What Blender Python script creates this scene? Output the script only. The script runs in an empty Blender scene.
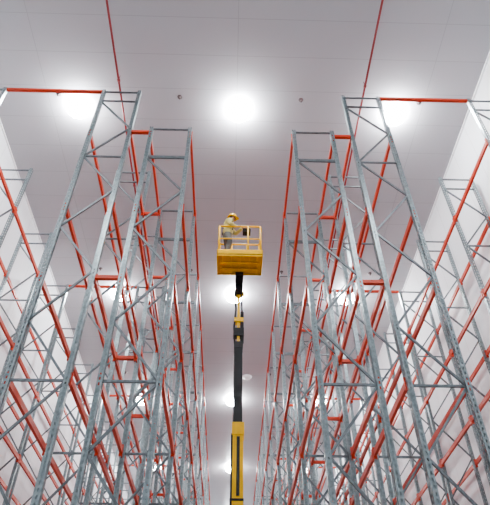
import bpy, bmesh, math, random
from mathutils import Vector, Matrix
random.seed(4)
D=bpy.data; C=bpy.context; S=C.scene
CAMZ=1.6
# ---------------------------------------------------------------- materials
def mat(name,col,rough=.5,metal=0.,emit=None,es=0.,noise=0.,nscale=8.,bump=0.):
    m=D.materials.new(name); m.use_nodes=True; nt=m.node_tree; b=nt.nodes['Principled BSDF']
    b.inputs['Base Color'].default_value=(*col,1); b.inputs['Roughness'].default_value=rough; b.inputs['Metallic'].default_value=metal
    if emit: b.inputs['Emission Color'].default_value=(*emit,1); b.inputs['Emission Strength'].default_value=es
    if noise or bump:
        tc=nt.nodes.new('ShaderNodeTexCoord'); n=nt.nodes.new('ShaderNodeTexNoise'); n.inputs['Scale'].default_value=nscale; n.inputs['Detail'].default_value=4
        nt.links.new(tc.outputs['Object'],n.inputs['Vector'])
        if noise:
            r=nt.nodes.new('ShaderNodeValToRGB')
            r.color_ramp.elements[0].position=.3; r.color_ramp.elements[1].position=.7
            r.color_ramp.elements[0].color=(*[c*(1-noise) for c in col],1); r.color_ramp.elements[1].color=(*[min(1,c*(1+noise)) for c in col],1)
            nt.links.new(n.outputs['Fac'],r.inputs['Fac']); nt.links.new(r.outputs['Color'],b.inputs['Base Color'])
        if bump:
            bp=nt.nodes.new('ShaderNodeBump'); bp.inputs['Strength'].default_value=bump; bp.inputs['Distance'].default_value=.01
            nt.links.new(n.outputs['Fac'],bp.inputs['Height']); nt.links.new(bp.outputs['Normal'],b.inputs['Normal'])
    return m
def panel_mat(name,col,seam,bw,rh,rot=0,axis='XY',mortar=.012,rough=.5):
    m=D.materials.new(name); m.use_nodes=True; nt=m.node_tree; b=nt.nodes['Principled BSDF']
    tc=nt.nodes.new('ShaderNodeTexCoord'); sp=nt.nodes.new('ShaderNodeSeparateXYZ'); cb=nt.nodes.new('ShaderNodeCombineXYZ')
    nt.links.new(tc.outputs['Object'],sp.inputs[0])
    nt.links.new(sp.outputs[axis[0]],cb.inputs['X']); nt.links.new(sp.outputs[axis[1]],cb.inputs['Y'])
    br=nt.nodes.new('ShaderNodeTexBrick'); br.offset=0; br.inputs['Scale'].default_value=1
    br.inputs['Brick Width'].default_value=bw; br.inputs['Row Height'].default_value=rh; br.inputs['Mortar Size'].default_value=mortar; br.inputs['Mortar Smooth'].default_value=.3
    br.inputs['Color1'].default_value=(*col,1); br.inputs['Color2'].default_value=(*[c*.98 for c in col],1); br.inputs['Mortar'].default_value=(*seam,1)
    nt.links.new(cb.outputs[0],br.inputs['Vector']); nt.links.new(br.outputs['Color'],b.inputs['Base Color'])
    b.inputs['Roughness'].default_value=rough
    return m
M_ceil=panel_mat('ceiling_panel_paint',(.44,.435,.455),(.36,.355,.37),6.1,1.15,axis='XY',mortar=.012,rough=.42)
M_wall=panel_mat('wall_panel_paint',(.90,.91,.93),(.70,.70,.71),1.15,30,axis='YZ',mortar=.01,rough=.5)
M_wallx=panel_mat('end_wall_paint',(.90,.91,.93),(.70,.70,.71),1.15,30,axis='XZ',mortar=.01,rough=.5)
M_floor=mat('floor_epoxy',(.60,.64,.67),.3,noise=.05,nscale=.7)
M_galv=mat('galvanised_steel',(.26,.305,.315),.32,.65,noise=.2,nscale=14)
M_brace=mat('galvanised_brace',(.17,.195,.205),.4,.6,noise=.15,nscale=10)
M_red=mat('red_powder_coat',(.60,.060,.022),.4,0,noise=.08,nscale=3)
M_pipe=mat('red_pipe_paint',(.24,.025,.025),.4)
M_yel=mat('yellow_paint',(.88,.52,.006),.35,noise=.06,nscale=6)
M_yel2=mat('yellow_underside',(.85,.46,.006),.45,noise=.1,nscale=6)
M_blk=mat('black_steel',(.008,.010,.012),.5,0)
M_rub=mat('tyre_rubber',(.03,.03,.03),.8,bump=.3,nscale=40)
M_chr=mat('chrome_rod',(.7,.7,.72),.15,1)
M_lamp=mat('lamp_diffuser',(1,1,1),.4,0,(.95,.975,1),165)
M_hous=mat('lamp_housing',(.9,.9,.9),.4,0)
M_white=mat('white_plastic',(.85,.85,.85),.4)
M_dark=mat('dark_fitting',(.09,.06,.06),.5)
# ---------------------------------------------------------------- mesh builder
class MB:
    def __init__(s): s.v=[]; s.f=[]; s.m=[]
    def quad(s,pts,mi=0):
        i=len(s.v); s.v+= [tuple(p) for p in pts]; s.f.append(tuple(range(i,i+len(pts)))); s.m.append(mi)
    def box(s,lo,hi,mi=0):
        i=len(s.v); x0,y0,z0=lo; x1,y1,z1=hi
        s.v+=[(x0,y0,z0),(x1,y0,z0),(x1,y1,z0),(x0,y1,z0),(x0,y0,z1),(x1,y0,z1),(x1,y1,z1),(x0,y1,z1)]
        for q in [(0,3,2,1),(4,5,6,7),(0,1,5,4),(1,2,6,5),(2,3,7,6),(3,0,4,7)]: s.f.append(tuple(i+k for k in q)); s.m.append(mi)
    def bar(s,a,b,w,h,up=(0,1,0),mi=0):
        a=Vector(a);b=Vector(b);d=(b-a).normalized();u=Vector(up);u=(u-d*u.dot(d)).normalized();r=d.cross(u)
        i=len(s.v)
        for p in(a,b):
            for sx,sy in((-1,-1),(1,-1),(1,1),(-1,1)): s.v.append(tuple(p+r*sx*w/2+u*sy*h/2))
        for q in [(0,1,2,3),(7,6,5,4),(0,4,5,1),(1,5,6,2),(2,6,7,3),(3,7,4,0)]: s.f.append(tuple(i+k for k in q)); s.m.append(mi)
    def tube(s,pts,r,n=10,mi=0,closed=False,cap=True):
        pts=[Vector(p) for p in pts]; N=len(pts); rs=r if isinstance(r,(list,tuple)) else [r]*N
        base=len(s.v); prev=None
        for k,p in enumerate(pts):
            if closed: d=(pts[(k+1)%N]-pts[k-1])
            else: d=(pts[min(k+1,N-1)]-pts[max(k-1,0)])
            d.normalize()
            if prev is None:
                u=Vector((0,0,1)) if abs(d.z)<.9 else Vector((1,0,0))
            else: u=prev
            u=(u-d*u.dot(d)).normalized(); prev=u; w=d.cross(u)
            for j in range(n):
                a=2*math.pi*j/n; s.v.append(tuple(p+(u*math.cos(a)+w*math.sin(a))*rs[k]))
        for k in range(N if closed else N-1):
            k2=(k+1)%N
            for j in range(n):
                j2=(j+1)%n; s.f.append((base+k*n+j,base+k*n+j2,base+k2*n+j2,base+k2*n+j)); s.m.append(mi)
        if cap and not closed:
            s.f.append(tuple(base+j for j in range(n))[::-1]); s.m.append(mi)
            s.f.append(tuple(base+(N-1)*n+j for j in range(n))); s.m.append(mi)
    def lathe(s,prof,c=(0,0,0),n=24,mi=0,axis='Z'):
        base=len(s.v); c=Vector(c)
        for r,h in prof:
            for j in range(n):
                a=2*math.pi*j/n; x,y=r*math.cos(a),r*math.sin(a)
                p=(x,y,h) if axis=='Z' else ((h,x,y) if axis=='X' else (x,h,y))
                s.v.append(tuple(c+Vector(p)))
        for k in range(len(prof)-1):
            for j in range(n):
                j2=(j+1)%n; s.f.append((base+k*n+j,base+k*n+j2,base+(k+1)*n+j2,base+(k+1)*n+j)); s.m.append(mi)
    def mesh(s,name,mats,smooth=False):
        me=D.meshes.new(name); me.from_pydata(s.v,[],s.f); me.update()
        for m in mats: me.materials.append(m)
        for p,mi in zip(me.polygons,s.m): p.material_index=mi; p.use_smooth=smooth
        bm=bmesh.new(); bm.from_mesh(me); bmesh.ops.recalc_face_normals(bm,faces=bm.faces); bm.to_mesh(me); bm.free()
        return me
    def obj(s,name,mats,parent=None,smooth=False,loc=(0,0,0)):
        o=D.objects.new(name,s.mesh(name,mats,smooth)); S.collection.objects.link(o); o.location=loc
        if parent: o.parent=parent
        return o
def inst(name,me,loc,parent=None):
    o=D.objects.new(name,me); S.collection.objects.link(o); o.location=loc
    if parent: o.parent=parent
    return o
def empty(name,loc=(0,0,0)):
    e=D.objects.new(name,None); S.collection.objects.link(e); e.location=loc; e.empty_display_size=.3; return e
# ---------------------------------------------------------------- room shell
XL,XR,YB,YF,HC=-7.95,7.68,-9.,62.,17.6
def slab(name,lo,hi,m):
    b=MB(); b.box(lo,hi); return b.obj(name,[m])
slab('floor',(XL-.2,YB-.2,-.2),(XR+.2,YF+.2,0),M_floor)
slab('ceiling',(XL-.2,YB-.2,HC),(XR+.2,YF+.2,HC+.25),M_ceil)
slab('wall_left',(XL-.2,YB,0),(XL,YF,HC),M_wall)
slab('wall_right',(XR,YB,0),(XR+.2,YF,HC),M_wall)
slab('wall_back',(XL,YF,0),(XR,YF+.2,HC),M_wallx)
slab('wall_front',(XL,YB-.2,0),(XR,YB,HC),M_wallx)
for n,x0,x1 in(('trim_1',XL,XL+.05),('trim_2',XR-.05,XR)):
    b=MB(); b.box((x0,YB,HC-.06),(x1,YF,HC)); b.obj(n,[M_wall])
# ---------------------------------------------------------------- racks
W=1.07; BAY=2.8; Y0=8.1; NF=14
def perf(mb,o,u,width,holes,H,pitch=.1,hh=.05,hw=.02):
    o=Vector(o);u=Vector(u); z=Vector((0,0,1)); e=[0]
    for c in holes: e+=[c-hw/2,c+hw/2]
    e.append(width)
    for k in range(0,len(e),2):
        a,b=e[k],e[k+1]; mb.quad([o+u*a,o+u*b,o+u*b+z*H,o+u*a+z*H])
    for k in range(1,len(e)-1,2):
        a,b=e[k],e[k+1]; zz=0; last=0
        while last<H:
            t=min(last+pitch-hh,H)
            mb.quad([o+u*a+z*last,o+u*b+z*last,o+u*b+z*t,o+u*a+z*t]); last=last+pitch
def upright(mb,xf,d,H):
    wy=.105; dx=.09
    perf(mb,(xf,-wy/2,0),(0,1,0),wy,[.028,.077],H)
    for sy in(-1,1):
        perf(mb,(xf,sy*wy/2,0),(d,0,0),dx,[.045],H,hw=.028,hh=.055)
        y=sy*wy/2; mb.quad([(xf+d*dx,y,0),(xf+d*dx,y-sy*.03,0),(xf+d*dx,y-sy*.03,H),(xf+d*dx,y,H)])
    mb.box((min(xf-.02*d,xf+d*.13),-.09,0),(max(xf-.02*d,xf+d*.13),.09,.012))
def frame_mesh(H):
    mb=MB(); upright(mb,0,1,H); upright(mb,W,-1,H)
    xa,xb=.06,W-.06; z=.25; st=1.22; side=0
    def strut(a,b): mb.bar(a,b,.042,.036,mi=1)
    strut((xa,0,z),(xb,0,z)); k=0
    while z+st<H-.25:
        a,b=((xa,xb) if side==0 else (xb,xa)); strut((a,0,z),(b,0,z+st)); z+=st; side^=1; k+=1
        if k%5==0: strut((xa,.0,z),(xb,.0,z))
    strut((xa,0,z+.05),(xb,0,z+.05)); strut((xa,0,H-.05),(xb,0,H-.05))
    return mb.mesh('upright_frame_mesh',[M_galv,M_brace])
HA,HB=13.7,15.45
fA=frame_mesh(HA); fB=frame_mesh(HB)
LEV=[13.5,10.7,8.6,6.4,4.2,2.1]
def beams(x0,levels,skip=0):
    mb=MB()
    for i in range(NF-1):
        ya=Y0+i*BAY+.055; yb=ya+BAY-.11
        for l in levels:
            if random.random()<skip: continue
            for xf,d in((x0,1),(x0+W,-1)):
                xa,xb=sorted((xf-.012*d,xf+.045*d))
                mb.box((xa,ya,l-.06),(xb,yb,l+.06))
                for yy,sg in((ya,1),(yb,-1)):
                    p,q=sorted((yy-.04*sg,yy+.012*sg)); xa2,xb2=sorted((xf-.02*d,xf+.05*d))
                    mb.box((xa2,p,l-.12),(xb2,q,l+.12))
    return mb
def rack(x0,H,me,levels,ties=None):
    r=empty('pallet_rack',(0,0,0))
    for i in range(NF): inst('upright_frame_%d'%(i+1),me,(x0,Y0+i*BAY,0),r)
    beams(x0,levels).obj('load_beams',[M_red],r)
    if ties:
        mb=MB()
        for (xa,xb,z,step) in ties:
            for i in range(0,NF,step):
                y=Y0+i*BAY; mb.bar((xa,y,z),(xb,y,z),.08,.08,up=(0,0,1))
        mb.obj('row_ties',[M_red],r)
    return r
rack(-1.14-W,HA,fA,LEV)
rack(-2.66-W,HB,fB,LEV,[(-2.66,-1.14-W,l,1) for l in LEV[::2]]+[(-6.35,-2.66-W,HB-.05,3)])
rack(-6.35-W,HB,fB,LEV)
rack(1.43,HA,fA,LEV)
rack(2.92,HB,fB,LEV,[(1.43+W,2.92,l,1) for l in LEV[::2]]+[(2.92+W,6.46,HB-.05,3)])
rack(6.46,HB,fB,LEV)
# ---------------------------------------------------------------- sprinkler pipes
sp=empty('sprinkler_piping')
for k,x in enumerate((-3.68,4.0)):
    mb=MB(); mb.tube([(x,YB+.02,HC-.3),(x,YF-.02,HC-.3)],.033,12)
    y=YB+1
    while y<YF:
        mb.tube([(x,y,HC-.3),(x,y,HC-.01)],.012,6); mb.tube([(x,y-.04,HC-.3),(x,y+.04,HC-.3)],.048,12); y+=4.2
    mb.obj('pipe_%d'%(k+1),[M_pipe],sp,True)
mb=MB()
for j in range(6):
    for x in(-5.75,-1.85,2.08,5.95):
        y=9.5-8.4+j*8.4
        mb.lathe([(.0,-.10),(.035,-.10),(.035,-.085),(.012,-.08),(.014,-.012),(.075,-.012),(.08,-.002)],(x,y,HC),12)
mb.obj('sprinkler_heads',[M_dark],sp,True)
mb=MB(); mb.lathe([(0,-.12),(.12,-.12),(.2,-.09),(.26,-.03),(.27,-.002)],(.84,26.6,HC),24); mb.obj('smoke_detector',[M_white],None,True)
# ---------------------------------------------------------------- high bay lamps
b1=MB(); b1.lathe([(.001,-.004),(.27,-.004),(.29,-.05),(.29,-.08)],n=28); hous=b1.mesh('lamp_housing_mesh',[M_hous],True)
b2=MB(); b2.lathe([(.29,-.08),(.35,-.10),(.37,-.17),(.34,-.25),(.26,-.31),(.13,-.345),(0.001,-.352)],n=28); dif=b2.mesh('lamp_diffuser_mesh',[M_lamp],True)
for j in range(-1,6):
    for x in(-5.17,.07,5.2):
        y=9.9+j*9.6
        e=empty('high_bay_lamp',(x,y,HC)); inst('housing',hous,(0,0,0),e); inst('diffuser',dif,(0,0,0),e)
        l=D.lights.new('bulb','POINT'); l.energy=55; l.shadow_soft_size=.1; l.color=(.94,.975,1)
        lo=D.objects.new('bulb',l); S.collection.objects.link(lo); lo.parent=e; lo.location=(0,0,-.47)
# ---------------------------------------------------------------- boom lift
BX,BY=.16,12.0
lift=empty('boom_lift',(0,0,0))
mb=MB() # chassis
mb.box((BX-.55,BY-1.1,.28),(BX+.55,BY+1.1,.72)); mb.box((BX-.42,BY-1.35,.35),(BX+.42,BY+1.35,.6)); mb.box((BX-.45,BY-.6,.72),(BX+.45,BY+.75,1.25))
mb.box((BX-.38,BY-.5,1.25),(BX+.38,BY+.55,1.5),1)
ch=mb.obj('chassis',[M_yel,M_blk],lift); bv=ch.modifiers.new('b','BEVEL'); bv.width=.04; bv.segments=3
k=0
for sx in(-1,1):
    for sy in(-1,1):
        k+=1; mb=MB(); R=.3
        mb.lathe([(.05,-.09),(.16,-.09),(.17,-.07),(.26,-.1),(R,-.07),(R,.07),(.26,.1),(.17,.07),(.16,.09),(.05,.09)],(BX+sx*.52,BY+sy*.85,R),28,axis='X')
        mb.lathe([(.001,-.06),(.165,-.06),(.165,.06),(.001,.06)],(BX+sx*.52,BY+sy*.85,R),20,1,axis='X')
        mb.obj('wheel_%d'%k,[M_rub,M_yel],lift,True)
mb=MB() # mast sections
mb.box((BX-.11,BY-.13,1.4),(BX+.13,BY+.17,7.5),0)
mb.box((BX-.13,BY-.15,7.25),(BX+.15,BY+.19,7.55),0)
mb.box((BX-.15,BY-.10,1.6),(BX-.11,BY+.02,7.3),1)
mb.box((BX-.02,BY-.16,5.9),(BX+.05,BY-.13,7.2),1)
for z in(2.4,3.6,4.8,5.8): mb.box((BX-.16,BY-.14,z),(BX+.14,BY+.18,z+.05),1)
mb.box((BX-.105,BY-.10,7.3),(BX+.105,BY+.14,9.75),1)
mb.box((BX-.115,BY-.11,9.6),(BX+.115,BY+.15,9.8),1)
mb.box((BX-.125,BY-.04,6.2),(BX-.11,BY+.02,9.5),2)
m1=mb.obj('mast_sections',[M_yel,M_blk,M_chr],lift); bv=m1.modifiers.new('b','BEVEL'); bv.width=.012; bv.segments=2
mb=MB() # jib with cylinder
mb.box((BX-.04,BY-.05,9.7),(BX+.03,BY+.08,11.5),0)
mb.tube([(BX+.09,BY-.02,9.8),(BX+.09,BY-.02,10.8)],.045,12,1); mb.tube([(BX+.09,BY-.02,10.8),(BX+.07,BY-.02,11.4)],.022,10,1)
mb.tube([(BX-.10,BY,9.8),(BX-.12,BY-.05,10.3),(BX-.08,BY,10.9),(BX-.1,BY-.1,11.5)],.025,8,1)
mb.box((BX-.12,BY-.09,10.45),(BX+.13,BY+.1,10.58),0); mb.box((BX-.14,BY-.08,10.0),(BX+.14,BY+.1,10.25),1)
mb.box((BX-.10,BY-.12,11.40),(BX+.10,BY+.12,11.72),1)
mb.box((BX-.11,BY-.45,11.76),(BX+.11,BY+.10,11.88),1)
mb.lathe([(.001,-.14),(.07,-.14),(.07,.14),(.001,.14)],(BX,BY,11.45),16,0,axis='X')
m2=mb.obj('jib',[M_yel,M_blk,M_chr],lift)
# basket
x0,x1,y0,y1,zb=-.47,.79,10.92,11.72,12.0
mb=MB()
mb.box((x0,y0,zb-.05),(x1,y1,zb),1)
for t in(.0,1.): # side toe boards
    xx=x0+(x1-x0-.03)*t; mb.box((xx,y0,zb-.09),(xx+.03,y1,zb+.16))
for yy in(y0,y1-.03): mb.box((x0,yy,zb-.09),(x1,yy+.03,zb+.16))
for i in range(5):
    xx=x0+.15+i*.24; mb.box((xx-.02,y0+.03,zb-.1),(xx+.02,y1-.03,zb-.05),1)
mb.box((x0+.1,y0+.25,zb-.13),(x1-.1,y0+.33,zb-.09),1); mb.box((x0+.1,y1-.3,zb-.13),(x1-.1,y1-.22,zb-.09),1)
bk=mb.obj('basket_pan',[M_yel,M_yel2],lift); bv=bk.modifiers.new('b','BEVEL'); bv.width=.01; bv.segments=2
def rr(xa,xb,ya,yb,z,r=.08):
    P=[]
    for cx,cy,a0 in((xb-r,yb-r,0),(xa+r,yb-r,90),(xa+r,ya+r,180),(xb-r,ya+r,270)):
        for k in range(5):
            a=math.radians(a0+k*22.5); P.append((cx+r*math.cos(a),cy+r*math.sin(a),z))
    return P
mb=MB(); q=.03
mb.tube(rr(x0+q,x1-q,y0+q,y1-q,zb+1.1),.028,10,closed=True)
mb.tube(rr(x0+q,x1-q,y0+q,y1-q,zb+.6),.021,10,closed=True)
for px,py in((x0+.05,y0+q),(x0+.86,y0+q),(x1-.05,y0+q),(x0+.05,y1-q),(x0+.4,y1-q),(x0+.86,y1-q),(x1-.05,y1-q),(x0+q,y0+.4),(x1-q,y0+.4)):
    mb.tube([(px,py,zb+.1),(px,py,zb+1.1)],.026,10)
mb.obj('guard_rail',[M_yel],lift,True)
mb=MB()
mb.box((.24,y0+.06,zb+.92),(.46,y0+.22,zb+1.06)); mb.box((.25,y0+.08,zb+1.06),(.45,y0+.20,zb+1.075),1)
for i in range(3):
    mb.tube([(.28+i*.07,y0+.15,zb+1.07),(.28+i*.07,y0+.15,zb+1.14)],[.009,.009],8); mb.lathe([(.001,.02),(.014,.015),(.018,0),(.014,-.015),(.001,-.02)],(.28+i*.07,y0+.15,zb+1.15),10,2)
mb.obj('control_box',[M_blk,M_yel,M_pipe],lift)
# ---------------------------------------------------------------- worker
M_coat=mat('yellow_workwear',(.52,.46,.18),.85,noise=.12,nscale=12,bump=.4)
M_trou=mat('grey_trousers',(.16,.16,.14),.85,noise=.1,nscale=12,bump=.4)
M_skin=mat('skin',(.40,.19,.11),.55)
M_helm=mat('helmet_yellow',(.90,.53,.001),.3)
M_boot=mat('boot_leather',(.05,.035,.025),.6)
M_strap=mat('harness_webbing',(.03,.04,.06),.8)
M_hair=mat('black_hair',(.01,.008,.007),.7)
wk=empty('worker',(-.20,11.16,zb+.002))
def skin(name,verts,edges,rad,mats,root=0,sub=2,matfn=None):
    me=D.meshes.new(name); me.from_pydata(verts,edges,[]); me.update()
    o=D.objects.new(name,me); S.collection.objects.link(o)
    sm=o.modifiers.new('skin','SKIN'); sm.use_smooth_shade=True
    for i,r in enumerate(rad):
        sv=me.skin_vertices[0].data[i]; sv.radius=r if isinstance(r,tuple) else (r,r); sv.use_root=(i==root)
    ss=o.modifiers.new('s','SUBSURF'); ss.levels=sub; ss.render_levels=sub
    dg=C.evaluated_depsgraph_get(); nm=D.meshes.new_from_object(o.evaluated_get(dg)); 
    D.objects.remove(o); nm.materials.clear()
    for m in mats: nm.materials.append(m)
    for p in nm.polygons:
        p.use_smooth=True; p.material_index=matfn(p.center) if matfn else 0
    n=D.objects.new(name,nm); S.collection.objects.link(n); n.parent=wk; return n
V=[(0,0,.95),(.01,0,1.10),(.03,0,1.27),(.05,0,1.40),(.085,0,1.50),(.10,0,1.56)]
Rr=[.165,.165,.185,.125,.062,.052]
E=[(0,1),(1,2),(2,3),(3,4),(4,5)]
def add(p,r,par): V.append(p);Rr.append(r);E.append((par,len(V)-1));return len(V)-1
def arm(sh,el,wr):
    a=add(sh,.088,3);m_=add(tuple((Vector(sh)+Vector(el))/2),.074,a);b=add(el,.064,m_);c=add(tuple((Vector(el)+Vector(wr))/2),.056,b);add(wr,.042,c)
rw=(.27,-.155,1.135); lw=(.42,-.06,1.19)
arm((.05,-.185,1.40),(.06,-.27,1.14),rw)
arm((.08,.185,1.40),(.25,.17,1.17),lw)
for sy,kx in((-1,.05),(1,.0)):
    a=add((0,sy*.10,.86),.125,0);b=add((kx*.7+.01,sy*.11,.66),.108,a);c=add((kx+.02,sy*.115,.49),.085,b);d=add((kx*.4,sy*.12,.28),.078,c);add((kx*.2-.01,sy*.125,.11),.068,d)
skin('body',V,E,Rr,[M_coat,M_trou,M_skin],matfn=lambda c:1 if c.z<.90 else (2 if (c.z>1.515 and abs(c.y)<.08) else 0))
# boots
for k,(sy,kx) in enumerate(((-1,.01),(1,0))):
    y=sy*.125
    skin('boot_%d'%(k+1),[(-.02+kx,y,.14),(-.02+kx,y,.06),(.08+kx,y,.05),(.18+kx,y,.04)],[(0,1),(1,2),(2,3)],[.058,.058,.052,.04],[M_boot])
# head
bm=bmesh.new(); bmesh.ops.create_uvsphere(bm,u_segments=24,v_segments=18,radius=1)
for v in bm.verts:
    x,y,z=v.co; 
    sx=.098; syy=.076*(1-.22*max(0,-z)); szz=.118
    nx=x*sx*(1-.12*max(0,-z)); 
    if x>0.5:
        nx+=.0
        if abs(y)<.2 and -.35<z<.12: nx+=.022*(1-abs(y)/.2)*(1-(z+.35)*.9)
        if .12<abs(y)<.5 and 0<z<.25: nx-=.008
    v.co=(nx,y*syy,z*szz)
me=D.meshes.new('head'); bm.to_mesh(me); bm.free()
me.materials.append(M_skin); me.materials.append(M_hair)
for p in me.polygons:
    p.use_smooth=True
    c=p.center
    if (c.x<-.01 and c.z>-.05) or c.z>.075: p.material_index=1
hd=D.objects.new('head',me); S.collection.objects.link(hd); hd.parent=wk; hd.location=(.125,-.005,1.64); hd.rotation_euler=(0,math.radians(14),math.radians(-14))
mb=MB()
for sy in(-1,1):
    mb.lathe([(.001,.008),(.008,.006),(.011,0),(.008,-.006),(.001,-.008)],(.083,sy*.03,.008),10,0,axis='X') # eyes
    mb.lathe([(.001,sy*.012),(.02,sy*.01),(.03,0),(.018,-sy*.01)],(.0,sy*.076,-.005),12,1,axis='Y') # ears
    mb.bar((.09,sy*.015,.028),(.084,sy*.048,.028),.008,.007,mi=0)
mb.bar((.088,-.025,-.06),(.088,.025,-.06),.008,.012,mi=2)
fc=mb.obj('face_features',[M_hair,M_skin,M_pipe],hd,True)
mb=MB() # helmet
pr=[(.142,-.004),(.140,.004),(.116,.012),(.118,.03),(.112,.07),(.090,.108),(.055,.132),(.02,.141),(.001,.142)]
mb.lathe(pr,(0,0,0),28); mb.bar((-.10,0,.085),(-.0,0,.148),.03,.012,up=(0,0,1)); mb.bar((.0,0,.148),(.10,0,.09),.03,.012,up=(0,0,1))
mb.quad([(.11,-.085,.004),(.19,-.05,-.012),(.20,0,-.014),(.19,.05,-.012),(.11,.085,.004)])
mb.lathe([(.142,-.004),(.11,-.004)],(0,0,0),28)
hl=mb.obj('helmet',[M_helm],hd,True); hl.location=(-.005,0,.030); hl.scale=(1.08,1.0,1.1)
# harness
mb=MB()
for sy in(-1,1):
    mb.tube([(.03,sy*.13,.93),(-.13,sy*.10,1.12),(-.135,sy*.03,1.30),(-.05,sy*.10,1.465),(.08,sy*.11,1.46),(.18,sy*.09,1.3),(.15,sy*.10,1.1),(.05,sy*.13,.93)],.014,6)
mb.tube([(.142*math.cos(a)+.0,.142*math.sin(a),1.0) for a in [k*math.pi/8 for k in range(16)]],.016,6,closed=True)
mb.obj('safety_harness',[M_strap],wk,True)
# hands : rail runs along X
def hand(name,wr,tgt,yrail,zrail,sgn):
    # palm
    w=Vector(wr); t=Vector(tgt)
    skin(name+'_palm',[tuple(w),tuple(w.lerp(t,.5)),tuple(t)],[(0,1),(1,2)],[(.024,.024),(.034,.022),(.036,.018)],[M_skin],sub=1)
    for k,L in enumerate((.9,1.,.95,.78)):
        xx=t.x+(-.033+k*.022)
        P=[(xx,t.y,t.z),(xx,yrail-.005,zrail+.034*1),(xx,yrail-.034,zrail+.014),(xx,yrail-.030*L,zrail-.018*L)]
        skin(name+'_finger_%d'%(k+1),P,[(0,1),(1,2),(2,3)],[.010,.0095,.009,.008],[M_skin],sub=1)
    skin(name+'_thumb',[(t.x-.03,t.y+.01,t.z-.01),(t.x-.045,yrail+.034,zrail+.0),(t.x-.035,yrail+.024,zrail-.026)],[(0,1),(1,2)],[.012,.011,.009],[M_skin],sub=1)
yr=(y0+q)-11.16
hand('right_hand',rw,(.34,yr+.022,1.13),yr,1.1,1)
hand('left_hand',lw,(.49,-.08,1.165),-.09,1.12,1)
# ---------------------------------------------------------------- world + camera
w=D.worlds.new('World'); S.world=w; w.use_nodes=True; w.node_tree.nodes['Background'].inputs[0].default_value=(.8,.85,.9,1); w.node_tree.nodes['Background'].inputs[1].default_value=.3
try: S.view_settings.look='AgX - Medium High Contrast'
except Exception as ex: print('look',ex)
f=552.
Zc=Vector((0,577.5,-f)).normalized(); Yc=Vector((-21,-527.5,-f)); Yc=(Yc-Zc*Yc.dot(Zc)).normalized(); Xc=Yc.cross(Zc)
R=Matrix((Xc,Yc,Zc)) # rows = world axes in camera coords -> camera-to-world
cam=D.cameras.new('camera'); co=D.objects.new('camera',cam); S.collection.objects.link(co)
co.matrix_world=Matrix.Translation((0,0,CAMZ))@R.to_4x4()
cam.sensor_fit='VERTICAL'; cam.sensor_height=24; cam.sensor_width=24; cam.lens=24*f/505; cam.clip_end=300
S.camera=co
